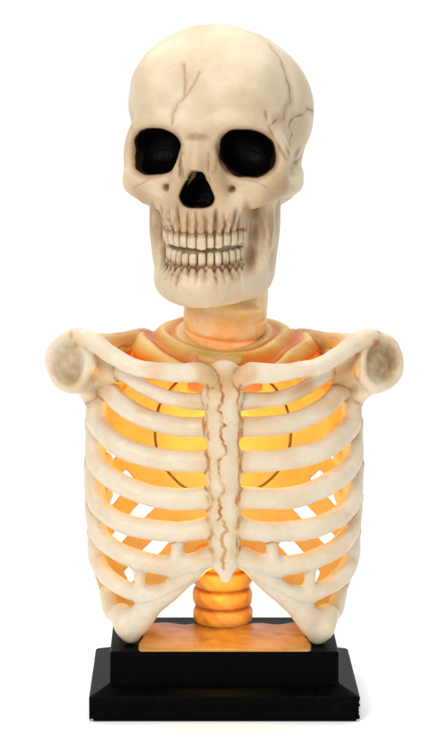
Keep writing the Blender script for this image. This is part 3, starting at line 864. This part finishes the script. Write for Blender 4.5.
def skull_cols(V, name):
    base_ = np.array([0.65, 0.555, 0.395])
    c = np.tile(base_, (len(V), 1))
    nv = noise(V, 16.0); nf = noise(V + 31, 5.0); ns = 0.6*noise(V*np.array([2.6, 1.2, 0.5]) + 7, 5.0) + 0.45*noise(V*np.array([1.8, 1.5, 0.7]), 2.2)
    x, y, z = V[:, 0], V[:, 1], V[:, 2]
    k = 0.04 + np.clip(0.06*(nv + 0.4), 0, 0.14) + 0.16*np.exp(-((z - zl(190, -80))/34)**2)*(1/(1 + np.exp((y + 40)/8)))*np.clip(0.8 + 0.4*nv, 0, 1.3)
    k = np.maximum(k, 0.22*np.exp(-((z - zl(128, -80))/16)**2)*(y < -50)*np.clip(0.6 + 0.2*nv, 0, 1))
    k = np.maximum(k, 0.5*np.exp(-(x/12)**2 - ((z - zl(136, -88))/5)**2)*(y < -60))
    for q in sut:
        dq = polydist(V, q); k = np.maximum(k, 0.75*np.exp(-(dq/1.3)**2)*np.clip(0.7 + 0.7*nf, 0.05, 1)); k = np.maximum(k, 0.2*np.exp(-(dq/7)**2))
    for q in soft:
        dq = polydist(V, q); k = np.maximum(k, 0.36*np.exp(-(dq/1.2)**2)); k = np.maximum(k, 0.12*np.exp(-(dq/5)**2))
    dq = polydist(V, fosline); k = np.maximum(k, 0.42*np.exp(-(dq/2.4)**2)*np.clip(0.8 + 0.4*nf, 0, 1))
    pt = skhit([(296, 152)])
    if pt: k = np.maximum(k, 0.6*np.exp(-(np.linalg.norm((V - pt[0])*np.array([1, 1, 0.9]), axis=1)/7)**2)*np.clip(0.6 + 0.5*nf, 0, 1))
    # brown wash lying between the tooth roots, thinning out towards the nose
    z0, z1 = zl(209, -98), zl(233, -98)
    reg = root_zone(V, 'skull'); gap = root_gap(V, UP, 38, 40.5, -57.5)
    k1 = (0.62*np.exp(-(gap/1.6)**2)*np.clip(0.75 + 0.5*ns, 0.15, 1.3) + 0.26*np.clip(0.9 + 0.4*ns, 0, 1.5))*reg
    k1 = k1 + 0.8*np.exp(-((z - zl(233.5, -98) - 2.0*np.cos(gap*0.9))/1.6)**2)*(y < -62)*(np.abs(x) < 42)*np.clip(0.8 + 0.3*nf, 0, 1)
    z2, z3 = zl(268, -96), zl(286, -96)
    reg2 = root_zone(V, 'jaw'); gap2 = root_gap(V, DN, 35.5, 38, -56.5)
    k2 = (0.42*np.exp(-(gap2/1.6)**2)*np.clip(0.7 + 0.7*ns, 0.0, 1.3) + 0.24*np.clip(0.9 + 0.4*ns, 0, 1.5))*reg2
    k2 = k2 + 0.95*np.exp(-((z - zl(269, -96) + 2.2*np.cos(gap2*0.9))/1.7)**2)*(y < -60)*(np.abs(x) < 40)*np.clip(0.8 + 0.3*nf, 0, 1)
    k = np.maximum(k, k1 if name == 'skull' else k2)
    # dark wash ring round the sockets and the nose
    dx = (np.abs(x) - oc[0]); dy = (y - oc[1]); dz = (z - oc[2])
    uxv, uyv = dx*ca + dy*sa, -dx*sa + dy*ca; uzv = dz + 0.1*uxv
    ob = ((np.abs(uxv/24.3)**2.5 + np.abs(uzv/21.5)**2.5 + np.abs(uyv/30.0)**2.5)**(1/2.5) - 1)*19
    k = np.maximum(k, 0.55*np.exp(-(np.maximum(ob, 0)/5.0)**2)); k = np.maximum(k, 0.2*np.exp(-(np.maximum(ob, 0)/11)**2)*np.clip(0.6 + nv, 0, 1))
    t1v = np.clip((nzc[0] - z)/(nzc[0] - nzc[1]), 0, 1)
    nb = np.sqrt(np.maximum(np.abs(x) - 6.0*np.sqrt(t1v), 0)**2 + np.maximum(np.maximum(z - nzc[0], nzc[1] - z), 0)**2) - (7.0 + 3.2*t1v)
    k = np.maximum(k, 0.6*np.exp(-(np.maximum(nb, 0)/3.5)**2)*(y < -75))
    for s2 in (-1, 1):
        h_ = A(s2*32.5, -90, 188.5)
        k = np.maximum(k, 0.65*np.exp(-((x - h_[0])**2 + (z - h_[2])**2)/9)*(y < -60))
    for pp in ((47, 210), (47, 232), (44, 254)):  # shade of the hollow beside the teeth, painted in as brown
        k = np.maximum(k, 0.62*np.exp(-((np.abs(x) - pp[0])/4.5)**2 - ((z - zl(pp[1], -50))/14)**2)/(1 + np.exp((y + 25)/4)))
    # nose sides, hollows of the cheeks and jaw side: uneven brown wash
    k = np.maximum(k, 0.7*np.exp(-((np.abs(x) - 15)/6)**2 - ((z - zl(165, -90))/20)**2)*(y < -78)*np.clip(0.7 + 0.6*ns, 0, 1))
    k = np.maximum(k, 0.34*np.exp(-((z - zl(228, -50))/24)**2)/(1 + np.exp((-18 - y)*-0.3))*1.0/(1 + np.exp((y + 74)*-0.3))*(np.abs(x) > 38)*np.clip(0.8 + 0.35*ns, 0, 1.2))
    red = np.array([0.15, 0.068, 0.036])
    c = wash(c, np.clip(k, 0, 1.2), (1.45, 2.15, 2.9))
    # black paint edge of the cavities
    e = np.clip(1 - (ob - 1.7 + 0.5*nf)/0.5, 0, 1); e2 = np.clip(1 - (nb - 1.3 + 0.3*nf)/0.5, 0, 1)*(y < -60)
    e = np.maximum(e, e2)[:, None]*0.97
    c = c*(1 - e) + np.array([0.012, 0.006, 0.005])*e
    return np.clip(c, 0, 1)

skull = None; skull_obj = None; jaw_obj = None
full_sl = (slice(0, GK.n[0]), slice(0, GK.n[1]), slice(0, GK.n[2]))
def place(o):                                              # put a locally modelled piece onto the lamp
    o.location = tuple(T0*S); o.rotation_euler = (0, 0, -PSI)
for nm, d, oth in (('skull', skb, jwb), ('jaw', jwb, skb)):
    wv = d - oth
    f = np.maximum(tk + 0.25*np.maximum(0, wv), wv - 3.0)
    if nm == 'jaw': f = np.maximum(f, Z - zl(196, -10))
    f = np.pad(f.astype(F32), 1, constant_values=50.)
    V, Q = nets(f, GK.lo - GK.h, GK.h)
    c = skull_cols(V, nm)
    for q in sut + soft:
        if nm == 'skull' and len(q):
            dq = polydist(V, q); nrm = V/np.linalg.norm(V, axis=1)[:, None]
            V = V - nrm*(0.9*np.exp(-(dq/1.4)**2))[:, None]
    arc_ = (UP, 38, 40.5, -57.5) if nm == 'skull' else (DN, 35.5, 38, -56.5)
    gp_ = root_gap(V, *arc_); zn_ = root_zone(V, nm)
    out_ = np.stack([V[:, 0], V[:, 1] + 57, 0*V[:, 0]], 1); out_ /= np.linalg.norm(out_, axis=1)[:, None] + 1e-6
    V = V + out_*(zn_*(1.1 - 2.0*np.exp(-(gp_/1.9)**2))*np.clip(0.85 + 0.4*noise(V*np.array([1, 1, 0.3]), 6.0), 0.2, 1.4))[:, None]
    V = V + 0.35*np.stack([noise(V + 11, 11.0), noise(V + 23, 11.0), noise(V + 37, 11.0)], 1)
    if nm == 'skull':
        dq = polydist(V, fosline); nrm = V/np.linalg.norm(V, axis=1)[:, None]
        V = V - nrm*(1.3*np.exp(-(dq/2.6)**2))[:, None]
    o = fast_mesh(nm, V, Q, M_skull, root, c); place(o)
    if nm == 'skull': skull_obj = o
    else: jaw_obj = o

# black painted linings of the sockets and nose
def lining(name, f, lo, hi):
    sl = GK.box(lo, hi); ff = np.broadcast_to(f, sh3)[sl].astype(F32)
    bone = np.broadcast_to(full, sh3)[sl]
    lo_ = GK.lo + GK.h*(np.array([x.start for x in sl]))
    V, Q = nets(ff + 0.5, lo_, GK.h)
    ii = np.clip(np.round((V - lo_)/GK.h).astype(int), 0, np.array(bone.shape) - 1)
    bv = bone[ii[:, 0], ii[:, 1], ii[:, 2]]
    Q = Q[(bv[Q] < -0.2).all(axis=1)][:, ::-1]               # keep the bowl, drop what would close its mouth
    used, inv = np.unique(Q, return_inverse=True); V = V[used]; Q = inv.reshape(Q.shape)
    o = fast_mesh(name, V, Q, M_black, skull_obj)
    return o
lining('eye_socket', orb, (oc[0] - 32, -125, oc[2] - 30), (oc[0] + 32, -30, oc[2] + 30))
lining('eye_socket', orb, (-oc[0] - 32, -125, oc[2] - 30), (-oc[0] + 32, -30, oc[2] + 30))
lining('nasal_cavity', nose, (-22, -125, nzc[1] - 16), (22, -60, nzc[0] + 14))

# teeth
def tooth_mesh(x, y, z, a, wd, ht, dp_, upper, parent):
    nu, nv_ = 14, 10; V = []; Q = []
    tap = random.uniform(0.80, 0.9); jt = random.uniform(-0.09, 0.09); zo = random.uniform(-0.8, 0.8); hh_ = ht*random.uniform(0.92, 1.08); wd = wd*random.uniform(0.94, 1.05)
    for j in range(nv_ + 1):
        v = -1 + 2*j/nv_; lat = math.asin(max(-1, min(1, v)))
        for i in range(nu):
            u = 2*math.pi*i/nu; e_ = 0.62
            cx_, sx2 = math.copysign(abs(math.cos(u))**e_, math.cos(u)), math.copysign(abs(math.sin(u))**e_, math.sin(u))
            rad = abs(math.cos(lat))**0.42
            ww_ = wd*0.5*rad*cx_; dd_ = dp_*0.5*rad*sx2
            zz_ = math.copysign(abs(math.sin(lat))**0.85, v)*hh_*0.5
            s2 = (zz_/hh_ + 0.5)                       # 0 bottom, 1 top
            gum = s2 if upper else 1 - s2
            ww_ *= 1 - (1 - tap)*gum
            lean = -1.0*gum
            lx, ly = ww_, dd_ - lean*0 
            ca_, sa_ = math.cos(a + jt), math.sin(a + jt)
            V.append((x + lx*ca_ - ly*sa_ , y + lx*sa_ + ly*ca_, z + zo + zz_))
    for j in range(nv_):
        for i in range(nu):
            Q.append((j*nu + i, j*nu + (i+1) % nu, (j+1)*nu + (i+1) % nu, (j+1)*nu + i))
    V = np.array(V); Q = np.array(Q)
    gum = (V[:, 2] - z)/hh_ + 0.5; gum = gum if upper else 1 - gum
    nf = noise(V, 2.5)
    k = np.clip((gum - 0.60)/0.30, 0, 1)*0.75 + np.clip((0.06 - gum)/0.1, 0, 1)*0.35 + 0.08*nf
    lxv = (V[:, 0] - x)*math.cos(a) + (V[:, 1] - y)*math.sin(a)
    k = k + 0.6*np.clip((np.abs(lxv)/(wd*0.5) - 0.66)/0.3, 0, 1)
    c = wash(np.tile(np.array([0.60, 0.515, 0.36]), (len(V), 1)), np.clip(k, 0, 1.0), (1.3, 2.0, 2.7))
    return fast_mesh('tooth', V, Q, M_tooth, parent, c)
random.seed(9)
for i, (x, y, a, wd) in enumerate(UP):
    tooth_mesh(x, y, zl(240.6, -98) + 3.6*(abs(x)/38)**2, a, wd*random.uniform(1.14, 1.24), 18.0, 9.5, True, skull_obj)
for i, (x, y, a, wd) in enumerate(DN):
    tooth_mesh(x, y, zl(260.8, -96) + 4.0*(abs(x)/38)**2, a, wd*random.uniform(1.10, 1.22), 16.0, 8.5, False, jaw_obj)

# =================================================================== the lamp's own bulb, and added inner lights
def point_light(name, loc, power, rad, col):
    l = bpy.data.lights.new(name, 'POINT'); l.energy = power; l.color = col; l.shadow_soft_size = rad*S
    o = bpy.data.objects.new(name, l); scn.collection.objects.link(o); o.location = tuple(np.array(loc)*S); o.parent = root
    return o
WARM = (1.0, 0.59, 0.085)
point_light('cage_bulb_light', (0, -14, zs(448, 0)), 0.26, 14, WARM)
point_light('neck_added_light', (0, 4, zs(336, 0)), 0.42, 12, (1.0, 0.86, 0.30))  # added light inside the neck to make it glow
point_light('spine_added_light', (0, SY, zs(592, 40)), 0.035, 8, (1.0, 0.6, 0.12))  # added light inside the spine for its glow
point_light('foot_added_light', (0, -30, zs(575, 0)), 0.045, 12, WARM)  # added warm light low in the cage, over the plate
print('done')
